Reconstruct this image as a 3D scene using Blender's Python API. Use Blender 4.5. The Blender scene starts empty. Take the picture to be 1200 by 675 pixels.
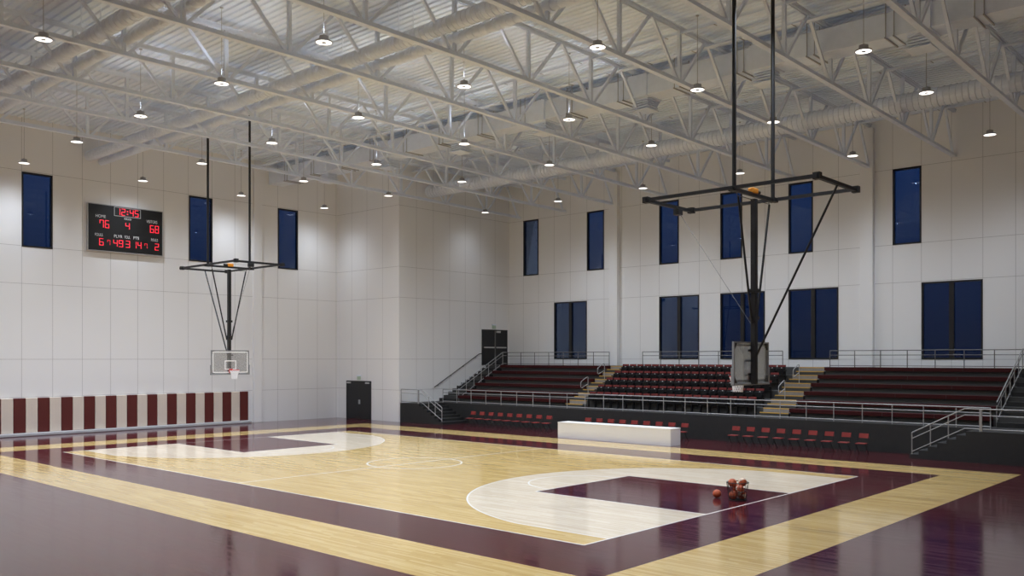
import bpy, math, random
from mathutils import Vector, Matrix
random.seed(7)
S = bpy.context.scene
COL = S.collection
PI = math.pi

# ------------------------------------------------------------------ camera
YAW = math.radians(42.483)
CAMLOC = Vector((25.778, -22.638, 3.995))
cam = bpy.data.cameras.new('camera')
cam.sensor_width = 36.0
cam.lens = 1044.7 / 1200 * 36
cam.shift_y = 82.5 / 1200
cam.clip_end = 300
camo = bpy.data.objects.new('camera', cam)
COL.objects.link(camo)
camo.location = CAMLOC
camo.rotation_euler = (PI / 2, 0, YAW)
S.camera = camo

# ------------------------------------------------------------------ world, exposure
LAMP = 2.2             # glow of the pendant discs
BEAM = 2060.0           # watts of each pendant's downlight
BEAMEXP = 4.0
LAMPCOL = (0.87, 0.96, 1.09)
CEILFILL = 42.0         # added upward fill that brightens the ceiling over the court
SKY_K = 0.6
S.view_settings.view_transform = 'Standard'
S.view_settings.look = 'None'
S.view_settings.gamma = 1.0
S.view_settings.use_curve_mapping = False
S.view_settings.exposure = 0.0
w = bpy.data.worlds.new('dusk_sky')
S.world = w
w.use_nodes = True
nt = w.node_tree
bg = nt.nodes['Background']
bg.inputs['Strength'].default_value = SKY_K
tc = nt.nodes.new('ShaderNodeTexCoord')
sx = nt.nodes.new('ShaderNodeSeparateXYZ')
rp = nt.nodes.new('ShaderNodeValToRGB')
nt.links.new(tc.outputs['Generated'], sx.inputs[0])
nt.links.new(sx.outputs[2], rp.inputs[0])
nt.links.new(rp.outputs[0], bg.inputs[0])
rp.color_ramp.elements[0].position = 0.0
rp.color_ramp.elements[0].color = (0.002, 0.009, 0.038, 1)
rp.color_ramp.elements[1].position = 0.30
rp.color_ramp.elements[1].color = (0.018, 0.050, 0.170, 1)
try:
    S.cycles.use_denoising = True
    S.cycles.max_bounces = 10
    S.cycles.diffuse_bounces = 8
    S.cycles.transparent_max_bounces = 16
    S.cycles.sample_clamp_indirect = 6.0
    S.cycles.caustics_reflective = False
    S.cycles.caustics_refractive = False
except Exception:
    pass

# ------------------------------------------------------------------ materials
def mat(name, col, rough=0.5, metal=0.0, spec=0.5, bump=0.0, bscale=60.0, var=0.0):
    m = bpy.data.materials.new(name)
    m.use_nodes = True
    n = m.node_tree.nodes
    l = m.node_tree.links
    b = n['Principled BSDF']
    b.inputs['Base Color'].default_value = (*col, 1)
    b.inputs['Roughness'].default_value = rough
    b.inputs['Metallic'].default_value = metal
    b.inputs['Specular IOR Level'].default_value = spec
    if bump or var:
        t = n.new('ShaderNodeTexCoord')
        z = n.new('ShaderNodeTexNoise')
        z.inputs['Scale'].default_value = bscale
        z.inputs['Detail'].default_value = 4
        l.new(t.outputs['Object'], z.inputs['Vector'])
        if bump:
            bp = n.new('ShaderNodeBump')
            bp.inputs['Strength'].default_value = bump
            bp.inputs['Distance'].default_value = 0.01
            l.new(z.outputs['Fac'], bp.inputs['Height'])
            l.new(bp.outputs['Normal'], b.inputs['Normal'])
        if var:
            r = n.new('ShaderNodeValToRGB')
            r.color_ramp.elements[0].position = 0.3
            r.color_ramp.elements[1].position = 0.7
            r.color_ramp.elements[0].color = (*[c * (1 - var) for c in col], 1)
            r.color_ramp.elements[1].color = (*[min(1, c * (1 + var)) for c in col], 1)
            l.new(z.outputs['Fac'], r.inputs['Fac'])
            l.new(r.outputs['Color'], b.inputs['Base Color'])
    return m

def emit(name, col, k):
    m = bpy.data.materials.new(name)
    m.use_nodes = True
    b = m.node_tree.nodes['Principled BSDF']
    b.inputs['Base Color'].default_value = (*[min(1, c) for c in col], 1)
    b.inputs['Emission Color'].default_value = (*col, 1)
    b.inputs['Emission Strength'].default_value = k
    return m

def glass(name, tint, refl=0.08, rough=0.02, base=0.0):
    """thin pane: clear with a fresnel reflection"""
    m = bpy.data.materials.new(name)
    m.use_nodes = True
    n = m.node_tree.nodes
    l = m.node_tree.links
    n.remove(n['Principled BSDF'])
    out = n['Material Output']
    tr = n.new('ShaderNodeBsdfTransparent')
    tr.inputs[0].default_value = (*tint, 1)
    gl = n.new('ShaderNodeBsdfGlossy')
    gl.inputs['Roughness'].default_value = rough
    gl.inputs['Color'].default_value = (0.9, 0.95, 1, 1)
    fr = n.new('ShaderNodeFresnel')
    fr.inputs['IOR'].default_value = 1.5
    mm = n.new('ShaderNodeMath')
    mm.operation = 'MULTIPLY_ADD'
    mm.inputs[1].default_value = base or 1.0
    mm.use_clamp = True
    mm.inputs[2].default_value = refl
    l.new(fr.outputs[0], mm.inputs[0])
    mx = n.new('ShaderNodeMixShader')
    l.new(mm.outputs[0], mx.inputs[0])
    l.new(tr.outputs[0], mx.inputs[1])
    l.new(gl.outputs[0], mx.inputs[2])
    l.new(mx.outputs[0], out.inputs[0])
    return m

def frosted(name):
    """backboard glass: mostly clear, a little milky and softly glossy"""
    m = glass(name, (0.93, 0.93, 0.92), 0.10, 0.18)
    n, l = m.node_tree.nodes, m.node_tree.links
    out = n['Material Output']
    first = out.inputs[0].links[0].from_socket
    d = n.new('ShaderNodeBsdfDiffuse')
    d.inputs[0].default_value = (0.75, 0.75, 0.74, 1)
    t = n.new('ShaderNodeBsdfTranslucent')
    t.inputs[0].default_value = (0.75, 0.75, 0.74, 1)
    a = n.new('ShaderNodeMixShader')
    a.inputs[0].default_value = 0.5
    l.new(d.outputs[0], a.inputs[1])
    l.new(t.outputs[0], a.inputs[2])
    b = n.new('ShaderNodeMixShader')
    b.inputs[0].default_value = 0.22
    l.new(first, b.inputs[1])
    l.new(a.outputs[0], b.inputs[2])
    l.new(b.outputs[0], out.inputs[0])
    return m

M = dict(
    wall=mat('white_wall_panel', (0.84, 0.84, 0.84), 0.55, bump=0.03, bscale=30),
    joint_shade=mat('panel_joint_shade', (0.46, 0.455, 0.45), 0.7),  # thin groove shadow along the panel joints, painted as a darker strip
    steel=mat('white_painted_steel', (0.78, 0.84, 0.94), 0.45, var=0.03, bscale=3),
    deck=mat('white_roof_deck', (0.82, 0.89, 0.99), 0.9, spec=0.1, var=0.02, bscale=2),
    duct=mat('duct_paint', (0.78, 0.84, 0.94), 0.4, var=0.03, bscale=4),
    black=mat('black_paint', (0.012, 0.012, 0.013), 0.45),
    frame=mat('window_frame_black', (0.012, 0.012, 0.013), 0.4),
    standblk=mat('stand_black', (0.018, 0.018, 0.018), 0.6, var=0.12, bscale=5),
    riser=mat('riser_charcoal', (0.062, 0.062, 0.060), 0.65),
    red=mat('bench_red', (0.046, 0.005, 0.006), 0.6, spec=0.2, var=0.12, bscale=6),
    seatred=mat('chair_red', (0.24, 0.022, 0.018), 0.45),
    headred=mat('headrest_red', (0.15, 0.018, 0.016), 0.55, spec=0.3),
    chairblk=mat('chair_black', (0.007, 0.007, 0.008), 0.55, spec=0.25),
    stepgrey=mat('step_grey', (0.30, 0.275, 0.25), 0.7, var=0.08, bscale=8),
    yellow=mat('nosing_yellow', (0.62, 0.36, 0.055), 0.6),
    rail=mat('rail_steel', (0.38, 0.38, 0.38), 0.35, metal=0.35),
    galrail=mat('gallery_rail_steel', (0.16, 0.155, 0.15), 0.4, metal=0.3),
    padred=mat('pad_maroon', (0.105, 0.013, 0.010), 0.55, bump=0.05, bscale=20),
    padcream=mat('pad_cream', (0.70, 0.61, 0.52), 0.55, bump=0.05, bscale=20),
    curb=mat('curb_grey', (0.50, 0.50, 0.51), 0.4),
    table=mat('table_white', (0.80, 0.80, 0.80), 0.45),
    door=mat('door_black', (0.012, 0.012, 0.013), 0.45),
    chrome=mat('door_hardware', (0.55, 0.55, 0.54), 0.3, metal=0.5),
    signgreen=mat('sign_green', (0.48, 0.62, 0.48), 0.4),
    board=mat('scoreboard_black', (0.006, 0.006, 0.006), 0.5),
    boardrim=mat('scoreboard_rim', (0.45, 0.45, 0.45), 0.4, metal=0.3),
    lettering=mat('lettering_white', (0.75, 0.75, 0.75), 0.5),
    led=emit('led_red', (1.0, 0.035, 0.07), 0.58),
    leddim=emit('led_red_dim', (0.8, 0.02, 0.04), 0.35),
    fixture=mat('fixture_grey', (0.42, 0.42, 0.43), 0.4),
    lamp=emit('lamp_disc', (1.0, 0.955, 0.91), LAMP),
    pane=glass('dusk_glass', (0.85, 0.93, 1.0), -0.005, 0.0, 0.85),
    acrylic=frosted('backboard_glass'),
    white=mat('marking_white', (0.85, 0.85, 0.85), 0.5),
    greypad=mat('pad_grey', (0.25, 0.255, 0.265), 0.6),
    rim=mat('rim_red', (0.62, 0.025, 0.02), 0.35),
    net=mat('net_white', (0.85, 0.85, 0.86), 0.7),
    motor=mat('motor_orange', (0.80, 0.30, 0.02), 0.45),
    wire=mat('wire_dark', (0.02, 0.02, 0.02), 0.5),
    cable=mat('cable_grey', (0.16, 0.16, 0.16), 0.4, metal=0.5),
    ball=mat('ball_orange', (0.52, 0.105, 0.035), 0.55, bump=0.2, bscale=400),
    ballcream=mat('ball_cream', (0.72, 0.56, 0.42), 0.55, bump=0.2, bscale=400),
    ballseam=mat('ball_seam', (0.01, 0.008, 0.008), 0.6),
)

# ------------------------------------------------------------------ the court floor material
def floor_material():
    m = bpy.data.materials.new('court_floor')
    m.use_nodes = True
    n = m.node_tree.nodes
    l = m.node_tree.links
    b = n['Principled BSDF']

    def math_(op, a, c=None, d=None):
        k = n.new('ShaderNodeMath')
        k.operation = op
        for i, v in enumerate((a, c, d)):
            if v is None:
                continue
            if isinstance(v, (int, float)):
                k.inputs[i].default_value = v
            else:
                l.new(v, k.inputs[i])
        return k.outputs[0]
    t = n.new('ShaderNodeTexCoord')
    s = n.new('ShaderNodeSeparateXYZ')
    l.new(t.outputs['Object'], s.inputs[0])
    X, Y = s.outputs[0], s.outputs[1]
    u, v = math_('ABSOLUTE', X), math_('ABSOLUTE', Y)
    lt = lambda a, c: math_('LESS_THAN', a, c)
    gt = lambda a, c: math_('GREATER_THAN', a, c)
    AND = lambda a, c: math_('MULTIPLY', a, c)
    OR = lambda a, c: math_('MAXIMUM', a, c)
    NOT = lambda a: math_('SUBTRACT', 1.0, a)
    rect = lambda a, c: AND(lt(u, a), lt(v, c))

    def dist(cx):
        du = math_('SUBTRACT', u, cx)
        return math_('SQRT', math_('ADD', math_('MULTIPLY', du, du), math_('MULTIPLY', v, v)))
    HOOP = 12.425
    dh = dist(HOOP)
    dft = dist(8.2)
    dc = math_('SQRT', math_('ADD', math_('MULTIPLY', u, u), math_('MULTIPLY', v, v)))
    # planks along X
    W = 0.075
    row = math_('FLOOR', math_('DIVIDE', Y, W))
    wn = n.new('ShaderNodeTexWhiteNoise')
    wn.noise_dimensions = '1D'
    l.new(row, wn.inputs['W'])
    off = math_('MULTIPLY', wn.outputs['Value'], 7.3)
    colm = math_('FLOOR', math_('DIVIDE', math_('ADD', X, off), 1.35))
    cmb = n.new('ShaderNodeCombineXYZ')
    l.new(row, cmb.inputs[0])
    l.new(colm, cmb.inputs[1])
    w2 = n.new('ShaderNodeTexWhiteNoise')
    w2.noise_dimensions = '2D'
    l.new(cmb.outputs[0], w2.inputs['Vector'])
    plank = w2.outputs['Value']
    # grain
    mp = n.new('ShaderNodeMapping')
    mp.inputs['Scale'].default_value = (1.2, 26, 1)
    l.new(t.outputs['Object'], mp.inputs[0])
    gn = n.new('ShaderNodeTexNoise')
    gn.inputs['Scale'].default_value = 1.6
    gn.inputs['Detail'].default_value = 5
    gn.inputs['Roughness'].default_value = 0.6
    l.new(mp.outputs[0], gn.inputs['Vector'])
    tone = math_('MULTIPLY_ADD', gn.outputs['Fac'], 0.55, math_('MULTIPLY', plank, 0.5))

    def ramp(c0, c1, c2):
        r = n.new('ShaderNodeValToRGB')
        e = r.color_ramp.elements
        e[0].position, e[1].position = 0.12, 0.88
        e[0].color, e[1].color = (*c0, 1), (*c2, 1)
        k = e.new(0.5)
        k.color = (*c1, 1)
        l.new(tone, r.inputs['Fac'])
        return r.outputs['Color']
    maple = ramp((0.49, 0.31, 0.105), (0.60, 0.42, 0.16), (0.70, 0.52, 0.24))
    cream = ramp((0.66, 0.54, 0.40), (0.74, 0.63, 0.48), (0.80, 0.70, 0.56))
    maroon = ramp((0.038, 0.005, 0.008), (0.066, 0.010, 0.014), (0.100, 0.019, 0.024))

    def mix(f, a, c):
        k = n.new('ShaderNodeMix')
        k.data_type = 'RGBA'
        l.new(f, k.inputs[0])
        for i, q in ((6, a), (7, c)):
            if isinstance(q, tuple):
                k.inputs[i].default_value = (*q, 1)
            else:
                l.new(q, k.inputs[i])
        return k.outputs[2]
    LW = 0.05
    court_o, court_i = rect(14.05, 7.55), rect(14.0, 7.5)
    tan_o, tan_i = rect(18.0, 11.75), rect(15.98, 9.75)

    def zone(r, side):
        straight = AND(gt(u, HOOP), lt(v, side))
        return AND(OR(straight, lt(dh, r)), AND(lt(v, side), gt(u, 1.0)))
    z_o, z_i = zone(6.75, 6.65), zone(6.70, 6.60)
    key_o = AND(gt(u, 8.2), lt(v, 2.45))
    key_i = AND(gt(u, 8.25), lt(v, 2.40))
    ring = lambda d, r: AND(lt(d, r), gt(d, r - LW))
    c = mix(tan_o, maroon, maple)
    c = mix(tan_i, c, maroon)
    c = mix(court_i, c, maple)
    inn = lambda f: AND(f, court_i)
    white = (0.86, 0.83, 0.78)
    c = mix(inn(z_o), c, white)
    c = mix(inn(z_i), c, cream)
    c = mix(inn(AND(ring(dft, 1.82), lt(u, 8.2))), c, white)
    c = mix(inn(key_o), c, white)
    c = mix(inn(key_i), c, maroon)
    c = mix(inn(OR(lt(u, 0.035), AND(lt(dc, 1.83), gt(dc, 1.76)))), c, white)
    c = mix(AND(court_o, NOT(court_i)), c, white)
    # dark gaps between the boards
    fr = math_('FRACT', math_('DIVIDE', Y, W))
    c = mix(math_('MULTIPLY', lt(fr, 0.07), 0.35), c, (0.03, 0.012, 0.010))
    l.new(c, b.inputs['Base Color'])
    b.inputs['Roughness'].default_value = 0.085
    b.inputs['Specular IOR Level'].default_value = 0.62
    l.new(math_('MULTIPLY_ADD', plank, 0.05, math_('MULTIPLY_ADD', gn.outputs['Fac'], 0.05, 0.06)), b.inputs['Roughness'])
    return m
M['floor'] = floor_material()

# ------------------------------------------------------------------ mesh helpers
class MB:
    def __init__(self):
        self.v, self.f, self.m, self.sm = [], [], [], []

    def add(self, vs, fs, mi=0, smooth=False):
        o = len(self.v)
        self.v += [tuple(p) for p in vs]
        for q in fs:
            self.f.append([o + i for i in q])
            self.m.append(mi)
            self.sm.append(smooth)
        return self

    def box(self, x0, x1, y0, y1, z0, z1, mi=0):
        vs = [(x0, y0, z0), (x1, y0, z0), (x1, y1, z0), (x0, y1, z0), (x0, y0, z1), (x1, y0, z1), (x1, y1, z1), (x0, y1, z1)]
        return self.add(vs, [(3, 2, 1, 0), (4, 5, 6, 7), (0, 1, 5, 4), (1, 2, 6, 5), (2, 3, 7, 6), (3, 0, 4, 7)], mi)

    def bbox(self, x0, x1, y0, y1, z0, z1, b=0.02, mi=0):
        """box with chamfered vertical and horizontal edges"""
        cx, cy, cz = (x0 + x1) / 2, (y0 + y1) / 2, (z0 + z1) / 2
        hx, hy, hz = (x1 - x0) / 2, (y1 - y0) / 2, (z1 - z0) / 2
        import bmesh
        bm = bmesh.new()
        bmesh.ops.create_cube(bm, size=2)
        for p in bm.verts:
            p.co = Vector((cx + p.co.x * hx, cy + p.co.y * hy, cz + p.co.z * hz))
        bmesh.ops.bevel(bm, geom=bm.edges[:], offset=min(b, hx * .9, hy * .9, hz * .9), segments=2, affect='EDGES', profile=0.5)
        bm.verts.ensure_lookup_table()
        bm.verts.index_update()
        self.add([p.co[:] for p in bm.verts], [[q.index for q in f.verts] for f in bm.faces], mi)
        bm.free()
        return self

    def cyl(self, a, c, r, n=8, mi=0, r2=None, caps=True, smooth=True, phase=0.0):
        a, c = Vector(a), Vector(c)
        d = (c - a).normalized()
        up = Vector((0, 0, 1)) if abs(d.z) < 0.95 else Vector((1, 0, 0))
        s = d.cross(up).normalized()
        t = s.cross(d)
        r2 = r if r2 is None else r2
        vs = []
        for p, rr in ((a, r), (c, r2)):
            for i in range(n):
                th = 2 * PI * i / n + phase
                vs.append(p + s * math.cos(th) * rr + t * math.sin(th) * rr)
        fs = [(i, (i + 1) % n, n + (i + 1) % n, n + i) for i in range(n)]
        self.add(vs, fs, mi, smooth)
        if caps:
            self.add(vs[:n], [list(range(n))[::-1]], mi)
            self.add(vs[n:], [list(range(n))], mi)
        return self

    def bar(self, a, c, w, h, mi=0):
        """square bar from a to c: w wide (horizontal), h high"""
        a, c = Vector(a), Vector(c)
        d = (c - a).normalized()
        up = Vector((0, 0, 1)) if abs(d.z) < 0.95 else Vector((1, 0, 0))
        s = d.cross(up).normalized() * (w / 2)
        t = s.cross(d).normalized() * (h / 2)
        vs = [p + q for p in (a, c) for q in (-s - t, s - t, s + t, -s + t)]
        return self.add(vs, [(0, 1, 5, 4), (1, 2, 6, 5), (2, 3, 7, 6), (3, 0, 4, 7), (3, 2, 1, 0), (4, 5, 6, 7)], mi)

    def tube(self, pts, r, n=8, mi=0):
        pts = [Vector(p) for p in pts]
        for i in range(len(pts) - 1):
            self.cyl(pts[i], pts[i + 1], r, n, mi)
        return self

    def lathe(self, prof, n=24, mi=0, c=(0, 0, 0), smooth=True):
        c = Vector(c)
        vs = []
        for r, z in prof:
            for i in range(n):
                th = 2 * PI * i / n
                vs.append(c + Vector((r * math.cos(th), r * math.sin(th), z)))
        fs = []
        for k in range(len(prof) - 1):
            for i in range(n):
                j = (i + 1) % n
                fs.append((k * n + i, k * n + j, (k + 1) * n + j, (k + 1) * n + i))
        return self.add(vs, fs, mi, smooth)

    def prism(self, prof, axis, a, c, mi=0):
        """closed 2-D profile extruded along an axis: axis 0 -> profile (y,z), 1 -> (x,z), 2 -> (x,y)"""
        def P(q, h):
            return {0: (h, q[0], q[1]), 1: (q[0], h, q[1]), 2: (q[0], q[1], h)}[axis]
        n = len(prof)
        vs = [P(q, a) for q in prof] + [P(q, c) for q in prof]
        fs = [(i, (i + 1) % n, n + (i + 1) % n, n + i) for i in range(n)] + [list(range(n))[::-1], [n + i for i in range(n)]]
        return self.add(vs, fs, mi)

    def build(self, name, mats, parent=None, off=None):
        me = bpy.data.meshes.new(name)
        vs = self.v
        if off is not None:
            vs = [(p[0] - off[0], p[1] - off[1], p[2] - off[2]) for p in vs]
        me.from_pydata(vs, [], self.f)
        for q in (mats if isinstance(mats, (list, tuple)) else [mats]):
            me.materials.append(M[q] if isinstance(q, str) else q)
        for p, mi, sm in zip(me.polygons, self.m, self.sm):
            p.material_index = mi
            p.use_smooth = sm
        me.update()
        import bmesh
        bm = bmesh.new()
        bm.from_mesh(me)
        bmesh.ops.recalc_face_normals(bm, faces=bm.faces)
        bm.to_mesh(me)
        bm.free()
        o = bpy.data.objects.new(name, me)
        COL.objects.link(o)
        if parent is not None:
            o.parent = parent
        return o

def tag(o, label=None, cat=None, group=None, kind=None):
    if label: o['label'] = label
    if cat: o['category'] = cat
    if group: o['group'] = group
    if kind: o['kind'] = kind
    return o

def thing(name, label, cat, loc=(0, 0, 0), rz=0.0, group=None):
    o = bpy.data.objects.new(name, None)
    COL.objects.link(o)
    o.location = loc
    o.rotation_euler = (0, 0, rz)
    o.empty_display_size = 0.2
    return tag(o, label, cat, group)

def struct_empty(name, loc=(0, 0, 0)):
    o = bpy.data.objects.new(name, None)
    COL.objects.link(o)
    o.location = loc
    o['kind'] = 'structure'
    return o

KIDS = {}
def dup(root, loc, rz=None, label=None, group=None):
    r = root.copy()
    COL.objects.link(r)
    r.location = loc
    if rz is not None: r.rotation_euler = (0, 0, rz)
    if label: r['label'] = label
    if group: r['group'] = group
    def rec(src, dst):
        for ch in list(src.children):
            c = ch.copy()
            COL.objects.link(c)
            c.parent = dst
            rec(ch, c)
    rec(root, r)
    return r

ORD = ['', 'first', 'second', 'third', 'fourth', 'fifth', 'sixth', 'seventh', 'eighth', 'ninth', 'tenth', 'eleventh', 'twelfth', 'thirteenth', 'fourteenth', 'fifteenth', 'sixteenth', 'seventeenth', 'eighteenth', 'nineteenth', 'twentieth', 'twenty-first', 'twenty-second', 'twenty-third', 'twenty-fourth', 'twenty-fifth', 'twenty-sixth', 'twenty-seventh', 'twenty-eighth', 'twenty-ninth', 'thirtieth']

# ------------------------------------------------------------------ dimensions
XL, YR, XB, YB = -23.7, 24.1, -17.3, 13.88      # scoreboard wall, window wall, corner block
XR, YF = 31.0, -26.5                            # walls behind the camera
ZD = 16.35                                      # roof deck
SEAMZ = (2.0, 3.95, 7.85, 9.79, 13.65)

# ------------------------------------------------------------------ shell
struct = lambda o: tag(o, kind='structure')
struct(MB().add([(XL, YF, 0), (XR, YF, 0), (XR, YR, 0), (XL, YR, 0)], [(0, 1, 2, 3)]).build('floor', 'floor'))
mb = MB()
per, y = 0.30, YF
prof = []
while y < YR:
    prof += [(y, ZD), (y + 0.17, ZD), (y + 0.20, ZD + 0.06), (y + 0.27, ZD + 0.06)]
    y += per
for i in range(len(prof) - 1):
    (ya, za), (yb, zb) = prof[i], prof[i + 1]
    mb.add([(XL, ya, za), (XR, ya, za), (XR, yb, zb), (XL, yb, zb)], [(0, 1, 2, 3)])
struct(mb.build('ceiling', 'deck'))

def wall(name, axis, c, a0, a1, seams, holes=(), nrm=1, depth=0.25, z1=ZD + 0.1, sz=SEAMZ):
    """flat wall on axis=c spanning a0..a1, with window openings and reveals; nrm points into the room"""
    P = (lambda a, z, d=0.0: (c + d, a, z)) if axis == 0 else (lambda a, z, d=0.0: (a, c + d, z))
    As = sorted({a0, a1} | {h[0] for h in holes} | {h[1] for h in holes})
    Zs = sorted({0.0, z1} | {h[2] for h in holes} | {h[3] for h in holes})
    mb = MB()
    inh = lambda a, z: any(h[0] < a < h[1] and h[2] < z < h[3] for h in holes)
    for i in range(len(As) - 1):
        for k in range(len(Zs) - 1):
            if inh((As[i] + As[i + 1]) / 2, (Zs[k] + Zs[k + 1]) / 2):
                continue
            mb.add([P(As[i], Zs[k]), P(As[i + 1], Zs[k]), P(As[i + 1], Zs[k + 1]), P(As[i], Zs[k + 1])], [(0, 1, 2, 3)])
    for h in holes:
        q = [(h[0], h[2]), (h[1], h[2]), (h[1], h[3]), (h[0], h[3])]
        for i in range(4):
            a, b = q[i], q[(i + 1) % 4]
            mb.add([P(*a), P(*b), P(*b, -nrm * depth), P(*a, -nrm * depth)], [(0, 1, 2, 3)])
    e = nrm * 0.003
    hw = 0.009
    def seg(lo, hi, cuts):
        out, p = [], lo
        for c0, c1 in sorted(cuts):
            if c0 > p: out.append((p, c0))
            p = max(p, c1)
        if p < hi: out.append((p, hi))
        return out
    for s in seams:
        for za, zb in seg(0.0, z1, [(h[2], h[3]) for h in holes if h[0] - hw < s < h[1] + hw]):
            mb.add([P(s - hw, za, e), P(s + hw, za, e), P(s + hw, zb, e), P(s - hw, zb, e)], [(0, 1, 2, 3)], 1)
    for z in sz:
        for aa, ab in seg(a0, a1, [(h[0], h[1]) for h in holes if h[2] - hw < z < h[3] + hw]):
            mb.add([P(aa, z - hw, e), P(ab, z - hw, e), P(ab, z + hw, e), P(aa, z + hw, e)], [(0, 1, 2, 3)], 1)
    o = mb.build(name, ['wall', 'joint_shade'])
    return struct(o)

PX, PO = 1.405, -0.48
px = lambda k: PO + PX * k
ZU0, ZU1, ZL0, ZL1 = 9.77, 13.65, 3.95, 7.80
upper = [(px(k), px(k + 1)) for k in (-11, -7, -3, 0, 3, 7)]
lower = [(px(k), px(k + 2)) for k in (-9, -3, 0, 3, 8)]
rh = [(a, b, ZU0, ZU1) for a, b in upper] + [(a, b, ZL0, ZL1) for a, b in lower]
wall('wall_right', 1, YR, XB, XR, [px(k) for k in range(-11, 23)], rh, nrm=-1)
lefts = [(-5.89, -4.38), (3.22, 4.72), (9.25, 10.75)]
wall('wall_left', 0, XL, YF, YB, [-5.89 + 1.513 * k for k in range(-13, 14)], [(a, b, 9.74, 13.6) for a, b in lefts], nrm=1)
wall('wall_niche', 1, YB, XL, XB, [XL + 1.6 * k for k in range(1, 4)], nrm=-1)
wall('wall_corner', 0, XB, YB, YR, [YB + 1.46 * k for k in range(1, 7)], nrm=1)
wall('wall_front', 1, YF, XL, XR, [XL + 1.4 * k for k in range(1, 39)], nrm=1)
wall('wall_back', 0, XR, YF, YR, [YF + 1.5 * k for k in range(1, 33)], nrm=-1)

# pilasters
for n_, (x0, x1, y0, y1) in enumerate([(-8.30, -7.66, YR - 0.32, YR), (7.80, 8.46, YR - 0.32, YR), (XL, XL + 0.2, 7.42, 7.98)]):
    struct(MB().bbox(x0, x1, y0, y1, 0 if n_ == 2 else 3.54, ZD - 0.45 if n_ < 2 else ZD, 0.012).build('trim_%d' % (n_ + 1), 'wall'))

# windows
def window(n, axis, c, nrm, a0, a1, z0, z1, double):
    Q = lambda mb, aa, ab, d0, d1, za, zb, mi=0: mb.box(*((sorted((c + d0, c + d1))) if axis == 0 else (aa, ab)), *((aa, ab) if axis == 0 else sorted((c + d0, c + d1))), za, zb, mi)
    org = (c, (a0 + a1) / 2, z0) if axis == 0 else ((a0 + a1) / 2, c, z0)
    r = struct_empty('window_%d' % n, org)
    t = 0.085
    d0, d1 = -nrm * 0.16, nrm * 0.02
    mb = MB()
    Q(mb, a0, a0 + t, d0, d1, z0, z1)
    Q(mb, a1 - t, a1, d0, d1, z0, z1)
    Q(mb, a0 + t, a1 - t, d0, d1, z0, z0 + t)
    Q(mb, a0 + t, a1 - t, d0, d1, z1 - t, z1)
    mb.build('window_frame', 'frame', r, org)
    g0, g1 = -nrm * 0.09, -nrm * 0.08
    mid = (a0 + a1) / 2
    if double:
        Q(MB(), mid - 0.11, mid + 0.11, d0, d1, z0 + t, z1 - t).build('mullion', 'frame', r, org)
        spans = [(a0 + t, mid - 0.11), (mid + 0.11, a1 - t)]
    else:
        spans = [(a0 + t, a1 - t)]
    for aa, ab in spans:
        Q(MB(), aa, ab, g0, g1, z0 + t, z1 - t).build('window_pane', 'pane', r, org)
k = 0
for a, b in lefts:
    k += 1; window(k, 0, XL, 1, a, b, 9.74, 13.6, False)
for a, b in upper:
    k += 1; window(k, 1, YR, -1, a, b, ZU0, ZU1, False)
for a, b in lower:
    k += 1; window(k, 1, YR, -1, a, b, ZL0, ZL1, True)

# doors: niche (floor level) and gallery level
def doors(n, axis, c, nrm, a0, a1, z0, z1, kind):
    d_ = lambda lo, hi: sorted((c + nrm * lo, c + nrm * hi))
    def Q(aa, ab, lo, hi, za, zb, name, m, par, b=0.004):
        lo, hi = d_(lo, hi)
        o = MB().bbox(*((lo, hi) if axis == 0 else (aa, ab)), *((aa, ab) if axis == 0 else (lo, hi)), za, zb, b)
        return o.build(name, m, par, org if par is r else None) if par is r else o.build(name, m, par)
    org = (c, (a0 + a1) / 2, z0) if axis == 0 else ((a0 + a1) / 2, c, z0)
    r = struct_empty('door_%d' % n, org)
    mid = (a0 + a1) / 2
    f = 0.07
    mb = MB()
    for aa, ab, za, zb in ((a0, a0 + f, z0, z1), (a1 - f, a1, z0, z1), (a0 + f, a1 - f, z1 - f, z1)):
        lo, hi = d_(0.0, 0.07)
        mb.box(*((lo, hi) if axis == 0 else (aa, ab)), *((aa, ab) if axis == 0 else (lo, hi)), za, zb)
    mb.build('door_frame', 'door', r, org)
    for s, (aa, ab) in enumerate(((a0 + f, mid - 0.004), (mid + 0.004, a1 - f))):
        leaf = Q(aa, ab, 0.005, 0.05, z0 + 0.01, z1 - f, 'door_leaf', 'door', r)
        cz = z1 - f - 0.06
        if kind == 'niche':
            ca = (aa + 0.06, aa + 0.42) if s == 0 else (ab - 0.42, ab - 0.06)
            Q(*ca, 0.05, 0.13, cz - 0.05, cz + 0.05, 'door_closer', 'chrome', r)
            hd = (mid - 0.14, mid - 0.05) if s == 0 else (mid + 0.05, mid + 0.20)
            Q(*hd, 0.05, 0.10, z0 + 1.0, z0 + 1.28, 'door_handle', 'chrome' if s else 'wire', r)
        else:
            Q(aa + 0.1, ab - 0.1, 0.06, 0.13, z0 + 1.18, z0 + 1.27, 'push_bar', 'chrome', r)
            if s: Q(mid + 0.12, mid + 0.5, 0.05, 0.14, cz - 0.08, cz + 0.05, 'door_closer', 'chrome', r)
    if kind != 'niche':
        Q(mid - 0.05, mid + 0.05, 0.05, 0.09, z0 + 0.01, z1 - f, 'mullion', 'galrail', r)
    return mid
doors(1, 1, YB, -1, -22.62, -20.05, 0.0, 2.52, 'niche')
doors(2, 0, XB, 1, 21.3, 23.85, 3.53, 6.0, 'gallery')

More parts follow.
